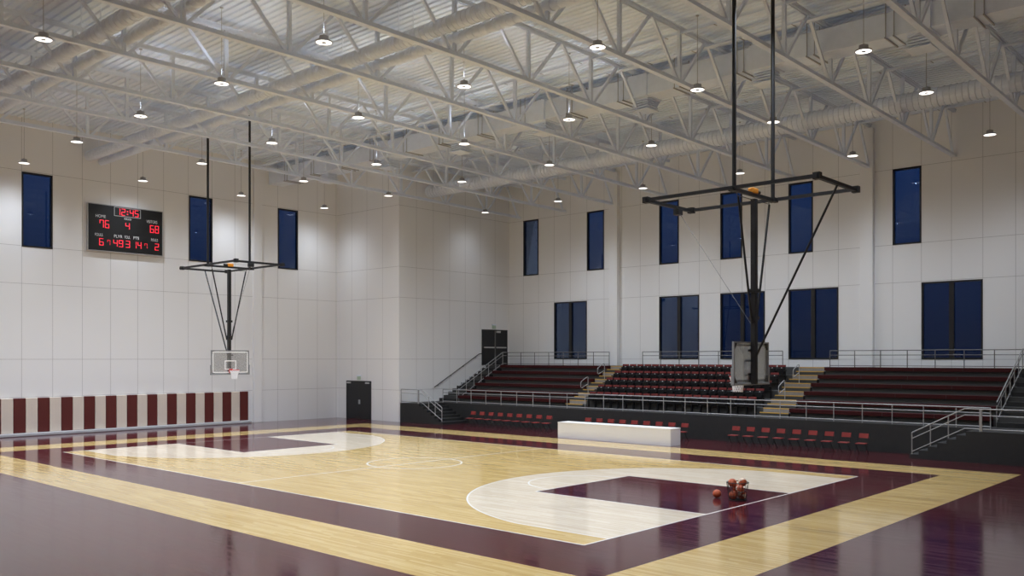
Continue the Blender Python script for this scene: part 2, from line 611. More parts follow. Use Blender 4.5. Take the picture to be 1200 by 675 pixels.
def exit_sign(label, axis, c, nrm, a, z):
    org = (c, a, z) if axis == 0 else (a, c, z)
    r = thing('exit_sign', label, 'sign', org)
    def Q(h, lo, hi, za, zb, name, m):
        lo, hi = sorted((nrm * lo, nrm * hi))
        (MB().bbox(lo, hi, -h, h, za, zb, 0.005) if axis == 0 else MB().bbox(-h, h, lo, hi, za, zb, 0.005)).build(name, m, r)
    Q(0.20, 0.0, 0.09, 0.30, 0.37, 'sign_housing', 'steel')
    Q(0.18, 0.03, 0.05, 0.06, 0.30, 'sign_panel', 'signgreen')
exit_sign('small green exit sign on the wall above the floor-level black double door', 1, YB, -1, -21.3, 2.52)
exit_sign('small green exit sign above the upper black door at the top of the stairs', 0, XB, 1, 22.5, 6.0)

# ------------------------------------------------------------------ roof trusses
def zbot(y): return 14.14 - 0.0118 * max(0.0, y + 1.0)
def ztop(y): return 16.02
NB = [1.85 + 3.75 * k for k in range(-7, 6)]            # bottom nodes -24.4 .. 20.6
NT = [3.725 + 3.75 * k for k in range(-8, 6)]           # top nodes -26.3 .. 22.5
def make_truss(x, label):
    r = thing('roof_truss', label, 'roof truss', (x, 0, 14.0), 0, 'roof trusses')
    O = (0, 0, 14.0)
    ys = [YF + 0.05, -1.0, YR - 0.05]
    mb = MB()
    for a, b in zip(ys, ys[1:]):
        mb.bar((0, a, zbot(a) + 0.0), (0, b, zbot(b)), 0.20, 0.035)
        for s in (-0.045, 0.045):
            mb.bar((s, a, zbot(a) + 0.075), (s, b, zbot(b) + 0.075), 0.03, 0.13)
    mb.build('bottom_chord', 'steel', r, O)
    mb = MB()
    mb.bar((0, ys[0], ztop(0) + 0.10), (0, ys[2], ztop(0) + 0.10), 0.20, 0.035)
    for s in (-0.045, 0.045):
        mb.bar((s, ys[0], ztop(0) + 0.03), (s, ys[2], ztop(0) + 0.03), 0.03, 0.13)
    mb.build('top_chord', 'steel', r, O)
    for y in NB:
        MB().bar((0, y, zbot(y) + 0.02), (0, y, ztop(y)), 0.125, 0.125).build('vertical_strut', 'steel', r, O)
    for y in NT:
        for s in (-1.875, 1.875):
            yb = y + s
            if yb < YF or yb > YR + 0.5: continue
            yb = min(yb, YR - 0.18)
            e = 0.10 if s > 0 else -0.10
            if y < YF + 0.2: continue
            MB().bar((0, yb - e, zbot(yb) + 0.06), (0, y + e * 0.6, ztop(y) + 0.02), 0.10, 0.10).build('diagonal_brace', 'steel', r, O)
    return r
TX = [0.1 + 4.07 * k for k in range(-4, 4)] + [16.6]
t0 = None
for i, x in enumerate(TX):
    lab = 'white steel roof truss, %s truss out from the scoreboard wall' % ORD[i + 1]
    if t0 is None:
        t0 = make_truss(x, lab)
    else:
        dup(t0, (x, 0, 14.0), label=lab)

# purlins along the hall
for y, wd, lab in ((5.6, 0.10, 'slim white roof purlin left of the wide one beside the rectangular duct'),
                   (7.55, 0.26, 'wide white roof purlin just left of the rectangular duct'),
                   (15.0, 0.20, 'white roof purlin between the rectangular duct and the right round duct'),
                   (22.5, 0.16, 'white roof purlin nearest the windowed wall')):
    r = thing('roof_purlin', lab, 'beam', ((XL + XR) / 2, y, 15.86), 0, 'roof purlins')
    L = (XR - XL) / 2 - 0.02
    if y > YB: pass
    x0 = -L if y < YB else XB + 0.02 - (XL + XR) / 2
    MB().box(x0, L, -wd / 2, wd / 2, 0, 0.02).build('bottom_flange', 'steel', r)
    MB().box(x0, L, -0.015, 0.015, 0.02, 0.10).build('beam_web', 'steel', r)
    x = x0 + 0.9
    while x < L:
        MB().bar((x, -wd / 2 - 0.02, -0.012), (x + 0.02, wd / 2 + 0.05, -0.012), 0.03, 0.02).build('clip', 'fixture', r)
        x += 2.03

# ------------------------------------------------------------------ ducts
def round_duct(label, x0, x1, y, z, r_, pitch, hang=True):
    r = thing('round_duct', label, 'duct', ((x0 + x1) / 2, y, z), 0, 'round air ducts')
    O = ((x0 + x1) / 2, y, z)
    prof = [(0.02, x0)]
    x = x0
    while x < x1:
        prof += [(r_, x), (r_, x + pitch * 0.80), (r_ * 1.09, x + pitch * 0.85), (r_ * 1.09, x + pitch * 0.95)]
        x += pitch
    prof += [(r_, x1), (0.02, x1)]
    mb = MB()
    n = 20
    vs, fs = [], []
    for rr, xx in prof:
        for i in range(n):
            th = 2 * PI * i / n
            vs.append((xx, y + rr * math.cos(th), z + rr * math.sin(th)))
    for k in range(len(prof) - 1):
        for i in range(n):
            j = (i + 1) % n
            fs.append((k * n + i, k * n + j, (k + 1) * n + j, (k + 1) * n + i))
    mb.add(vs, fs, 0, False)
    mb.build('duct_tube', 'duct', r, O)
    x = x0 + 1.3
    while hang and x < x1 - 0.5:
        h = MB().cyl((x, y, z + r_), (x, y, ZD), 0.012, 6)
        for i in range(n):
            a, b = 2 * PI * i / n, 2 * PI * (i + 1) / n
            rr = r_ * 1.11
            h.bar((x, y + rr * math.cos(a), z + rr * math.sin(a)), (x, y + rr * math.cos(b), z + rr * math.sin(b)), 0.03, 0.012)
        h.build('hanger', 'duct', r, O)
        x += 2.035 * 2
    return r
round_duct('larger corrugated round duct of the pair over mid court', XL + 0.05, 26.0, -2.55, 14.92, 0.25, 0.22)
round_duct('slimmer round duct running beside the larger one over mid court', XL + 0.05, 26.0, -1.88, 14.72, 0.18, 0.30)
round_duct('larger round duct of the far left pair under the roof', XL + 0.05, 20.0, -9.95, 14.92, 0.25, 0.30)
round_duct('slimmer round duct of the far left pair under the roof', XL + 0.05, 20.0, -9.28, 14.72, 0.18, 0.30)
round_duct('thick corrugated round duct along the windowed wall above the stands', XB + 0.05, 27.0, 16.4, 14.80, 0.38, 0.24)

DY0, DY1, DZ0, DZ1 = 8.55, 9.55, 14.98, 15.84
r = thing('rectangular_duct', 'rectangular white air duct with square diffusers under the roof', 'duct', (3, 9, DZ0))
O = (3, 9, DZ0)
MB().bbox(XL + 0.05, 26, DY0, DY1, DZ0, DZ1, 0.02).build('duct_body', 'duct', r, O)
for x in [-21.8 + 2.8 * k for k in range(17)]:
    mb = MB()
    for xx in (x, x + 0.28):
        mb.cyl((xx, DY0 - 0.05, DZ0 - 0.05), (xx, DY0 - 0.05, ZD), 0.018, 6)
        mb.cyl((xx, DY1 + 0.05, DZ0 - 0.05), (xx, DY1 + 0.05, ZD), 0.018, 6)
        mb.box(xx - 0.02, xx + 0.02, DY0 - 0.12, DY1 + 0.12, DZ0 - 0.05, DZ0 - 0.005)
    mb.build('trapeze_hanger', 'fixture', r, O)
for x in (15.6, 9.95, 4.4, -1.2, -6.8, -12.4, -18.0):
    MB().bbox(x - 0.46, x + 0.46, DY0 - 0.08, DY1 + 0.08, DZ0 - 0.03, DZ1 + 0.04, 0.01).build('duct_collar', 'duct', r, O)
    mb = MB()
    for q in range(4):
        z = DZ0 - 0.04 - 0.1 * q
        mb.box(x - 0.36 - 0.015 * q, x + 0.36 + 0.015 * q, 8.72 - 0.015 * q, 9.38 + 0.015 * q, z - 0.07, z - (0.0 if q == 0 else 0.02))
    mb.box(x - 0.3, x + 0.3, 8.8, 9.3, DZ0 - 0.5, DZ0 - 0.03)
    d = mb.build('diffuser', 'duct', r, O)
    MB().bbox(x - 0.44, x + 0.44, 8.64, 9.46, DZ0 - 0.53, DZ0 - 0.49, 0.01).build('diffuser_plate', 'steel', r, O)

# ------------------------------------------------------------------ pendant lamps
LX = [-21.85, -15.45, -9.2, -2.95, 3.1, 9.02, 14.98]
LY = [-12.3, -6.4, -0.4, 5.55, 11.5, 19.75]
LZ = 13.66
DZL = ZD - LZ
def photometric(name, power, col, sgn, n_exp):
    """point lamp with the light spread of its optic: a soft downward beam (cos^n), or an added batwing fill for the ceiling (1/cos^3 out to 66 degrees)"""
    li = bpy.data.lights.new(name, 'POINT')
    li.energy = power
    li.color = col
    li.shadow_soft_size = 0.03 if n_exp else 0.22
    li.use_nodes = True
    n, l = li.node_tree.nodes, li.node_tree.links
    e = n['Emission']
    t = n.new('ShaderNodeTexCoord')
    x = n.new('ShaderNodeSeparateXYZ')
    l.new(t.outputs['Normal'], x.inputs[0])
    def m(op, a, c=0.0):
        k = n.new('ShaderNodeMath')
        k.operation = op
        for i, v in enumerate((a, c)):
            if isinstance(v, (int, float)): k.inputs[i].default_value = v
            else: l.new(v, k.inputs[i])
        return k.outputs[0]
    c = m('MAXIMUM', m('MULTIPLY', x.outputs[2], float(sgn)), 0.0)
    if n_exp:
        st = m('POWER', c, n_exp)
    else:
        k = n.new('ShaderNodeMapRange')
        k.interpolation_type = 'SMOOTHSTEP'
        for i, v in ((1, 0.50), (2, 0.85), (3, 0.0), (4, 1.0)): k.inputs[i].default_value = v
        l.new(c, k.inputs[0])
        st = m('MULTIPLY', m('DIVIDE', 1.0, m('POWER', m('MAXIMUM', c, 0.2), 3.0)), k.outputs[0])
    l.new(st, e.inputs['Strength'])
    return li
LWX = [0.47, 2.1, 1.25, 1.10, 1.10, 1.10, 1.0]       # dimming of each line of lamps
LWY = [0.8, 1.0, 1.0, 1.0, 0.9, 0.8]
LWS = {(1, 5): 0.08, (1, 4): 0.12, (1, 3): 0.55, (2, 4): 1.3, (0, 4): 0.8, (5, 0): 1.9, (6, 0): 2.2}
DIM = {}
def dimmed(k):
    k = round(k, 3)
    if k not in DIM:
        DIM[k] = photometric('downlight', BEAM * k, LAMPCOL, -1, BEAMEXP)
    return DIM[k]
FILLDATA = photometric('ceiling_fill', CEILFILL, (0.84, 0.95, 1.16), 1, None)
l0 = None
rowname = ['sixth', 'fifth', 'fourth', 'third', 'second', 'first']
for iy, y in enumerate(LY):
    for ix, x in enumerate(LX):
        if x < XB + 0.5 and y > YB - 0.5: continue
        lab = 'white disc pendant light, %s from scoreboard wall in the %s row from the windowed wall' % (ORD[ix] if iy == 5 else ORD[ix + 1], rowname[iy])
        if l0 is None:
            l0 = thing('pendant_light', lab, 'ceiling light', (x, y, LZ), 0, 'disc pendant lights')
            MB().cyl((0, 0, 0.24), (0, 0, DZL), 0.010, 6).build('rod', 'fixture', l0)
            MB().lathe([(0.0, DZL), (0.06, DZL), (0.06, DZL - 0.03), (0.0, DZL - 0.03)], 12).build('canopy', 'fixture', l0)
            MB().lathe([(0.0, 0.24), (0.035, 0.24), (0.05, 0.20), (0.14, 0.195), (0.145, 0.06), (0.25, 0.045), (0.265, 0.02), (0.265, 0.0), (0.245, -0.004), (0.242, 0.012), (0, 0.012)], 28).build('housing', 'fixture', l0)
            MB().lathe([(0.075, 0.002), (0.24, 0.002)], 28).build('light_ring', 'lamp', l0)
            MB().lathe([(0.072, 0.010), (0.072, -0.008), (0.0, -0.012)], 20).build('hub', 'fixture', l0)
            lo = bpy.data.objects.new('lamp', photometric('downlight', BEAM, LAMPCOL, -1, BEAMEXP))
            COL.objects.link(lo)
            lo.parent = l0
            lo.location = (0, 0, -0.03)
        else:
            lp = dup(l0, (x, y, LZ), label=lab)
            for ch in lp.children:
                if ch.type == 'LIGHT':
                    ch.data = dimmed(LWX[ix] * LWY[iy] * LWS.get((ix, iy), 1.0))
            if -7 < y < 6 and -10 < x < 4:
                up = bpy.data.objects.new('ceiling_fill', FILLDATA)  # unseen fill lamp added above the housing to brighten the roof deck
                COL.objects.link(up)
                up.parent = lp
                up.location = (0.0, 0, 0.30)

# ------------------------------------------------------------------ bleachers
D0, DR = 1.20, (3.53 - 1.20) / 6
D = lambda i: D0 + DR * i
TY = lambda i: 17.72 + 0.8 * (i - 1)     # front of tier i
FY = 16.10
GX0, GX1 = XB, 19.5
r = thing('grandstand', 'black stepped grandstand base under the windowed wall', 'bleachers', (1, 20, 0))
O = (1, 20, 0)
MB().box(GX0, GX1, FY, TY(1), 0, D0).build('front_platform', 'standblk', r, O)
for i in range(1, 6):
    MB().box(GX0, GX1, TY(i), TY(i + 1), 0, D(i)).build('tier', 'riser', r, O)
MB().box(GX0, GX1, TY(6), YR - 0.001, 0, D(6)).build('gallery_deck', 'riser', r, O)

# benches
rows = ['lowest', 'second', 'third', 'fourth', 'fifth', 'topmost']
b0 = {}
for side, (x0, x1) in (('left', (-15.55, -6.66)), ('right', (6.96, 15.62))):
    for i in range(6):
        y = 17.30 + 0.8 * i
        lab = 'long dark red bench, %s row of the bleachers %s of the black seats' % (rows[i], side)
        loc = ((x0 + x1) / 2, y, D(i))
        if side not in b0:
            h = (x1 - x0) / 2
            r = b0[side] = thing('bench', lab, 'bench', loc, 0, 'red bleacher benches')
            MB().bbox(-h, h, 0.0, 0.40, 0.235, DR + 0.03, 0.012).build('seat', 'red', r)
            MB().box(-h + 0.02, h - 0.02, 0.12, 0.40, 0.0, 0.235).build('plinth', 'riser', r)
            mb = MB()
            for s in range(1, 4):
                xx = -h + s * h / 2
                mb.box(xx - 0.006, xx + 0.006, -0.002, 0.02, 0.24, DR + 0.02)
            mb.build('seat_joint', 'riser', r)
        else:
            dup(b0[side], loc, label=lab)

# aisle stairs
for side, (x0, x1) in (('left', (-6.62, -5.42)), ('right', (5.46, 6.92))):
    r = thing('aisle_steps', 'grey aisle steps with yellow edges %s of the black seats' % side, 'steps', ((x0 + x1) / 2, 17.3, D0), 0, 'aisle steps in the bleachers')
    O = ((x0 + x1) / 2, 17.3, D0)
    for i in range(6):
        y = TY(i + 1)
        hz = D(i) + DR / 2
        st = MB().box(x0, x1, y - 0.40, y - 0.03, D(i), hz - 0.004).build('step', 'riser', r, O)
        MB().bbox(x0, x1, y - 0.41, y - 0.33, hz - 0.04, hz + 0.004, 0.004).build('nosing', 'yellow', r, O)
        MB().box(x0, x1, y - 0.03, y - 0.003, D(i), D(i + 1) - 0.035).build('riser_board', 'stepgrey', r, O)
        MB().bbox(x0, x1, y - 0.035, y + 0.05, D(i + 1) - 0.035, D(i + 1) + 0.006, 0.004).build('nosing', 'yellow', r, O)

# loop handrails in the aisles
for side, xm in (('left', -6.02), ('right', 6.12)):
    for ti, wd in ((2, 'lower'), (4, 'upper')):
        y = TY(ti) + 0.12
        z = D(ti)
        r = thing('loop_handrail', '%s steel loop handrail on the %s aisle steps' % (wd, side), 'handrail', (xm, y, z), 0, 'aisle loop handrails')
        MB().cyl((0, 0, 0), (0, 0, 0.9), 0.022, 8).build('post', 'rail', r)
        pts = [(0, 0, 0.9), (0, -0.05, 0.93), (0, -0.12, 0.93), (0, -0.62, 0.70), (0, -0.68, 0.62), (0, -0.68, 0.36), (0, -0.60, 0.32), (0, -0.03, 0.52)]
        MB().tube(pts, 0.022, 8).build('loop', 'rail', r)

# end stairs on the stand
for side, (x0, x1) in (('left', (XB + 0.01, -15.78)), ('right', (15.85, 17.6))):
    r = thing('end_stairs', 'black stairs at the %s end of the bleachers' % side, 'stairs', ((x0 + x1) / 2, 17.3, D0), 0, 'end stairs')
    O = ((x0 + x1) / 2, 17.3, D0)
    for i in range(6):
        y = TY(i + 1)
        st = MB().box(x0, x1, y - 0.40, y - 0.001, D(i), D(i) + DR / 2).build('step', 'standblk', r, O)
        MB().box(x0 + 0.02, x1 - 0.02, y - 0.402, y - 0.36, D(i) + DR / 2, D(i) + DR / 2 + 0.004).build('nosing', 'riser', r, O)

# stadium seats
SX0, SX1, NS = -5.16, 5.16, 20
s0 = None
srows = ['front', 'second', 'third', 'fourth', 'top']
def make_stadium_seat(lab, loc, grp):
    r = thing('stadium_seat', lab, 'seat', loc, 0, grp)
    # faces -Y; origin at the floor under the back
    mb = MB()
    # curved back shell
    n = 6
    def shell(mb, z0, z1, w0, w1, t, dy0, dy1, mi=0):
        vs = []
        for k in range(n + 1):
            a = -1 + 2 * k / n
            c = 0.05 * (1 - a * a)
            for (z, w, dy) in ((z0, w0, dy0), (z1, w1, dy1)):
                vs.append((a * w / 2, dy + c - 0.05, z))
                vs.append((a * w / 2, dy + c - 0.05 + t, z))
        fs = []
        for k in range(n):
            q = 4 * k
            fs += [(q, q + 2, q + 6, q + 4), (q + 1, q + 5, q + 7, q + 3), (q + 2, q + 3, q + 7, q + 6), (q, q + 4, q + 5, q + 1)]
        fs += [(0, 1, 3, 2), (4 * n, 4 * n + 2, 4 * n + 3, 4 * n + 1)]
        mb.add(vs, fs, mi)
    shell(mb, 0.42, 0.80, 0.34, 0.43, 0.05, -0.06, 0.0)
    mb.build('backrest', 'chairblk', r)
    mb = MB()
    shell(mb, 0.80, 0.905, 0.43, 0.42, 0.055, -0.005, 0.02)
    mb.build('headrest', 'headred', r)
    MB().bbox(-0.21, 0.21, -0.21, -0.13, 0.40, 0.74, 0.03).build('seat', 'chairblk', r)
    for s in (-1, 1):
        MB().bbox(s * 0.235 - 0.022, s * 0.235 + 0.022, -0.36, 0.0, 0.58, 0.63, 0.01).build('armrest', 'chairblk', r)
        MB().bbox(s * 0.235 - 0.02, s * 0.235 + 0.02, -0.18, -0.06, 0.0, 0.58, 0.008).build('stanchion', 'chairblk', r)
    MB().bbox(-0.028, 0.028, -0.068, -0.05, 0.735, 0.765, 0.003).build('number_plate', 'lettering', r)
    return r
for i in range(5):
    for k in range(NS):
        x = SX0 + (SX1 - SX0) * (k + 0.5) / NS
        lab = 'black stadium seat with red headrest, %s from the left in the %s row' % (ORD[k + 1], srows[i])
        loc = (x, 17.9 + 0.8 * i - 0.23, D(i))
        if s0 is None:
            s0 = make_stadium_seat(lab, loc, 'black stadium seats in the middle block')
        else:
            dup(s0, loc, label=lab)

# landings with stairs at both ends, in front of the stand
LYS = {'left': 13.98, 'right': 14.40}
for side, sg, xe, xs, xb_ in (('left', -1, XB + 0.005, -15.5, -13.42), ('right', 1, GX1, 15.5, 13.42)):
    LY0 = LYS[side]
    r = thing('landing_stairs', 'black landing with stairs down to the floor at the %s end of the stand' % side, 'stairs', ((xs + xb_) / 2, LY0, 0), 0, 'landing stairs')
    O = ((xs + xb_) / 2, LY0, 0)
    MB().box(min(xe, xs), max(xe, xs), LY0, FY - 0.002, 0, D0).build('landing', 'standblk', r, O)
    tr = (xb_ - xs) / 6
    for q in range(6):
        a, b = xs + tr * q, xs + tr * (q + 1)
        zt = D0 - D0 / 7 * (q + 1)
        MB().box(min(a, b), max(a, b), LY0, FY - 0.002, 0, zt).build('step', 'standblk', r, O)
        MB().box(min(b - 0.02 * (1 if tr > 0 else -1) * 2, b), max(b - 0.02 * (1 if tr > 0 else -1) * 2, b), LY0 + 0.03, FY - 0.03, zt, zt + 0.006).build('nosing', 'riser', r, O)

# ------------------------------------------------------------------ railings
def railing(label, path, heights, posts, m='rail', rr=0.024, pr=0.022, closed_end=True, grp='railings'):
    """path: 3-D base polyline; posts: list of (point); heights of the rails above the base"""
    O = Vector(path[0])
    r = thing('guard_railing', label, 'railing', O, 0, grp)
    for i, h in enumerate(heights):
        pts = [(p[0], p[1], p[2] + h) for p in path]
        MB().tube(pts, rr if i == 0 else rr * 0.8, 8).build(['top_rail', 'middle_rail', 'bottom_rail'][i], m, r, O)
    for p in posts:
        hh = heights[0]
        MB().cyl(p, (p[0], p[1], p[2] + hh), pr, 8).build('post', m, r, O)
    return r
def lerp(a, b, t): return tuple(a[i] + (b[i] - a[i]) * t for i in range(3))
def spread(a, b, n): return [lerp(a, b, k / n) for k in range(n + 1)]

ya = FY + 0.06
railing('long grey steel guard railing along the front edge of the stand', [(-15.70, ya, D0), (15.92, ya, D0)], (0.83, 0.62, 0.09), spread((-15.70, ya, D0), (15.92, ya, D0), 25), rr=0.026)
yg = 22.1
for lab, a, b, nn in (('left', -15.6, -7.03, 7), ('middle', -4.57, 4.35, 7), ('right', 6.92, 18.4, 9)):
    railing('%s section of grey railing on the gallery below the windows' % lab, [(a, yg, 3.53), (b, yg, 3.53)], (0.86, 0.63, 0.10), spread((a, yg, 3.53), (b, yg, 3.53), nn), 'galrail', 0.022, 0.024)
for side, x in (('left', -15.70), ('right', 15.80)):
    ya_, za_, yb2, zb2 = 17.55, D0 + 0.12, 21.72, 3.53
    railing('sloping grey stair railing up the %s end of the benches' % side, [(x, ya_, za_), (x, yb2, zb2), (x, 22.08, zb2)], (0.88, 0.66, 0.12),
            [(x, ya_, D0)] + [lerp((x, ya_, za_), (x, yb2, zb2), k / 6) for k in range(1, 7)])
# wall handrail up the left stairs
r = thing('wall_handrail', 'dark sloping handrail on the corner wall above the left stairs', 'handrail', (XB + 0.1, 16.8, 2.13))
O = (XB + 0.1, 16.8, 2.13)
MB().tube([(XB + 0.1, 16.8, 2.12), (XB + 0.1, 20.95, 4.30), (XB + 0.1, 21.25, 4.32)], 0.026).build('rail', 'wire', r, O)
for t in (0.08, 0.36, 0.64, 0.92):
    p = lerp((XB + 0.1, 16.8, 2.12), (XB + 0.1, 20.95, 4.30), t)
    MB().tube([(XB, p[1], p[2] - 0.08), (XB + 0.1, p[1], p[2] - 0.08), p], 0.012, 6).build('bracket', 'wire', r, O)
# landing railings
for side, xe, xs, xm_, xb_ in (('left', XB + 0.05, -15.62, -15.35, -13.5), ('right', GX1 - 0.1, 16.02, 15.45, 13.5)):
    zb_ = 0.17
    yl = LYS[side] + 0.04
    path = [(xe, yl, D0), (xm_, yl, D0), (xb_, yl, zb_)]
    posts = [(xe, yl, D0), (xs, yl, D0)]
    for t in ((0.36, 0.68, 1.0) if side == 'left' else (0.30, 0.64, 1.0)):
        p = lerp(path[1], path[2], t)
        posts.append((p[0], p[1], p[2]))
    rl = railing('grey landing railing sloping down the stairs at the %s end of the stand' % side, path, (0.86, 0.62, 0.10), posts)
    MB().bbox(xs - 0.05, xs + 0.05, yl - 0.03, yl + 0.03, D0, D0 + 0.86, 0.01).build('newel_post', 'rail', rl, path[0])

# ------------------------------------------------------------------ scoreboard
r = thing('scoreboard', 'black electronic scoreboard with red digits on the left wall', 'scoreboard', (XL, -0.55, 9.88))
O = (XL, -0.55, 9.88)
SY0, SY1, SZ0, SZ1 = -2.62, 1.52, 9.88, 12.38
MB().bbox(XL + 0.005, XL + 0.16, SY0, SY1, SZ0, SZ1, 0.01).build('cabinet', 'board', r, O)
mb = MB()
t = 0.035
for a in ((SY0 - t, SY1 + t, SZ0 - t, SZ0), (SY0 - t, SY1 + t, SZ1, SZ1 + t), (SY0 - t, SY0, SZ0, SZ1), (SY1, SY1 + t, SZ0, SZ1)):
    mb.box(XL + 0.005, XL + 0.17, *a)
mb.build('cabinet_rim', 'boardrim', r, O)
SW, SH = SY1 - SY0, SZ1 - SZ0
bu = lambda u: SY0 + u * SW
bv = lambda v: SZ1 - v * SH
FX = XL + 0.16
mb = MB()
for (u0, u1, v0, v1) in ((.335, .695, .012, .022), (.335, .695, .20, .212), (.335, .342, .012, .212), (.688, .695, .012, .212)):
    mb.box(FX, FX + 0.02, bu(u0), bu(u1), bv(v1), bv(v0))
mb.build('clock_frame', 'boardrim', r, O)
SEG = {'0': 'abcdef', '1': 'bc', '2': 'abged', '3': 'abgcd', '4': 'fgbc', '5': 'afgcd', '6': 'afgedc', '7': 'abcf', '8': 'abcdefg', '9': 'abcdfg'}
def digit(ch, u0, u1, v0, v1, m='led', th=0.036):
    y0, y1, zb, zt = bu(u0), bu(u1), bv(v1), bv(v0)
    zm = (zb + zt) / 2
    g = 0.012
    th = min(th, (y1 - y0) * 0.2)
    mb = MB()
    S_ = dict(a=(y0 + g, y1 - g, zt - th, zt), g=(y0 + g, y1 - g, zm - th / 2, zm + th / 2), d=(y0 + g, y1 - g, zb, zb + th),
              f=(y0, y0 + th, zm + g, zt - g), b=(y1 - th, y1, zm + g, zt - g), e=(y0, y0 + th, zb + g, zm - g), c=(y1 - th, y1, zb + g, zm - g))
    for s in SEG[ch]:
        q = S_[s]
        mb.box(FX, FX + 0.012, *q)
    mb.build('digit', m, r, O)
def number(txt, u0, u1, v0, v1, m='led', gap=0.016):
    n = len(txt)
    wd = (u1 - u0 - gap * (n - 1)) / n
    for i, ch in enumerate(txt):
        digit(ch, u0 + i * (wd + gap), u0 + i * (wd + gap) + wd, v0, v1, m)
number('12', .365, .485, .035, .185); number('45', .545, .665, .035, .185)
mb = MB()
for v in (.075, .135):
    mb.box(FX, FX + 0.012, bu(.507), bu(.523), bv(v + .025), bv(v))
mb.build('clock_colon', 'led', r, O)
number('76', .145, .27, .33, .50); number('68', .825, .95, .33, .50)
number('4', .487, .545, .335, .48)
number('6', .14, .197, .735, .89); number('7', .245, .285, .755, .87, 'leddim')
number('49', .325, .455, .735, .89); number('3', .49, .548, .735, .89); number('14', .585, .705, .735, .89)
number('7', .748, .788, .755, .87, 'leddim'); number('2', .893, .95, .735, .89)
def lettering(txt, u0, u1, v0, v1):
    cu = bpy.data.curves.new('lettering', 'FONT')
    cu.body = txt
    cu.size = 1.0
    cu.extrude = 0.0
    o = bpy.data.objects.new('lettering_tmp', cu)
    COL.objects.link(o)
    bpy.context.view_layer.update()
    me = bpy.data.meshes.new_from_object(o.evaluated_get(bpy.context.evaluated_depsgraph_get()))
    bpy.data.objects.remove(o)
    xs = [p.co.x for p in me.vertices]; ys = [p.co.y for p in me.vertices]
    x0, x1, y0, y1 = min(xs), max(xs), min(ys), max(ys)
    for p in me.vertices:
        a = bu(u0) + (p.co.x - x0) / (x1 - x0) * (bu(u1) - bu(u0))
        z = bv(v1) + (p.co.y - y0) / (y1 - y0) * (bv(v0) - bv(v1))
        p.co = Vector((FX + 0.012, a, z)) - Vector(O)
    me.materials.append(M['lettering'])
    o = bpy.data.objects.new('lettering', me)
    COL.objects.link(o)
    o.parent = r
for a in (('HOME', .095, .225, .22, .285), ('VISITORS', .775, .925, .22, .285), ('PERIOD', .47, .565, .235, .275), ('FOULS', .085, .185, .63, .69),
          ('PLYR', .335, .445, .625, .69), ('FOUL', .475, .55, .625, .69), ('PTS', .595, .67, .625, .69), ('FOULS', .84, .935, .63, .69)):
    lettering(*a)

# ------------------------------------------------------------------ wall pads and kerb under the scoreboard
r = thing('wall_kerb', 'low grey kerb along the foot of the padded wall', 'kerb', (XL, 0, 0))
MB().bbox(0.002, 0.40, -18.0, 7.15, 0.0, 0.17, 0.035).build('kerb_body', 'curb', r)
PW = 0.5815
p0 = {}
for k in range(34):
    y1 = 7.05 - PW * k
    col = 'red' if k % 2 == 0 else 'cream'
    lab = '%s wall pad, %s from the right end of the padded wall' % ('maroon' if col == 'red' else 'cream', ORD[k + 1] if k < 30 else 'number %d' % (k + 1))
    if k >= 27: break
    loc = (XL, y1 - PW / 2, 0.172)
    if col not in p0:
        r = p0[col] = thing('wall_pad', lab, 'wall pad', loc, 0, 'padded wall panels')
        MB().bbox(0.004, 0.16, -PW / 2 + 0.006, PW / 2 - 0.006, 0, 1.78, 0.02).build('cushion', 'pad' + col, r)
        mb = MB()
        for q in range(1, 4):
            yy = -PW / 2 + PW * q / 4
            mb.box(0.1595, 0.1625, yy - 0.004, yy + 0.004, 0.03, 1.75)
        mb.build('stitching', 'pad' + col, r)
    else:
        dup(p0[col], loc, label=lab)

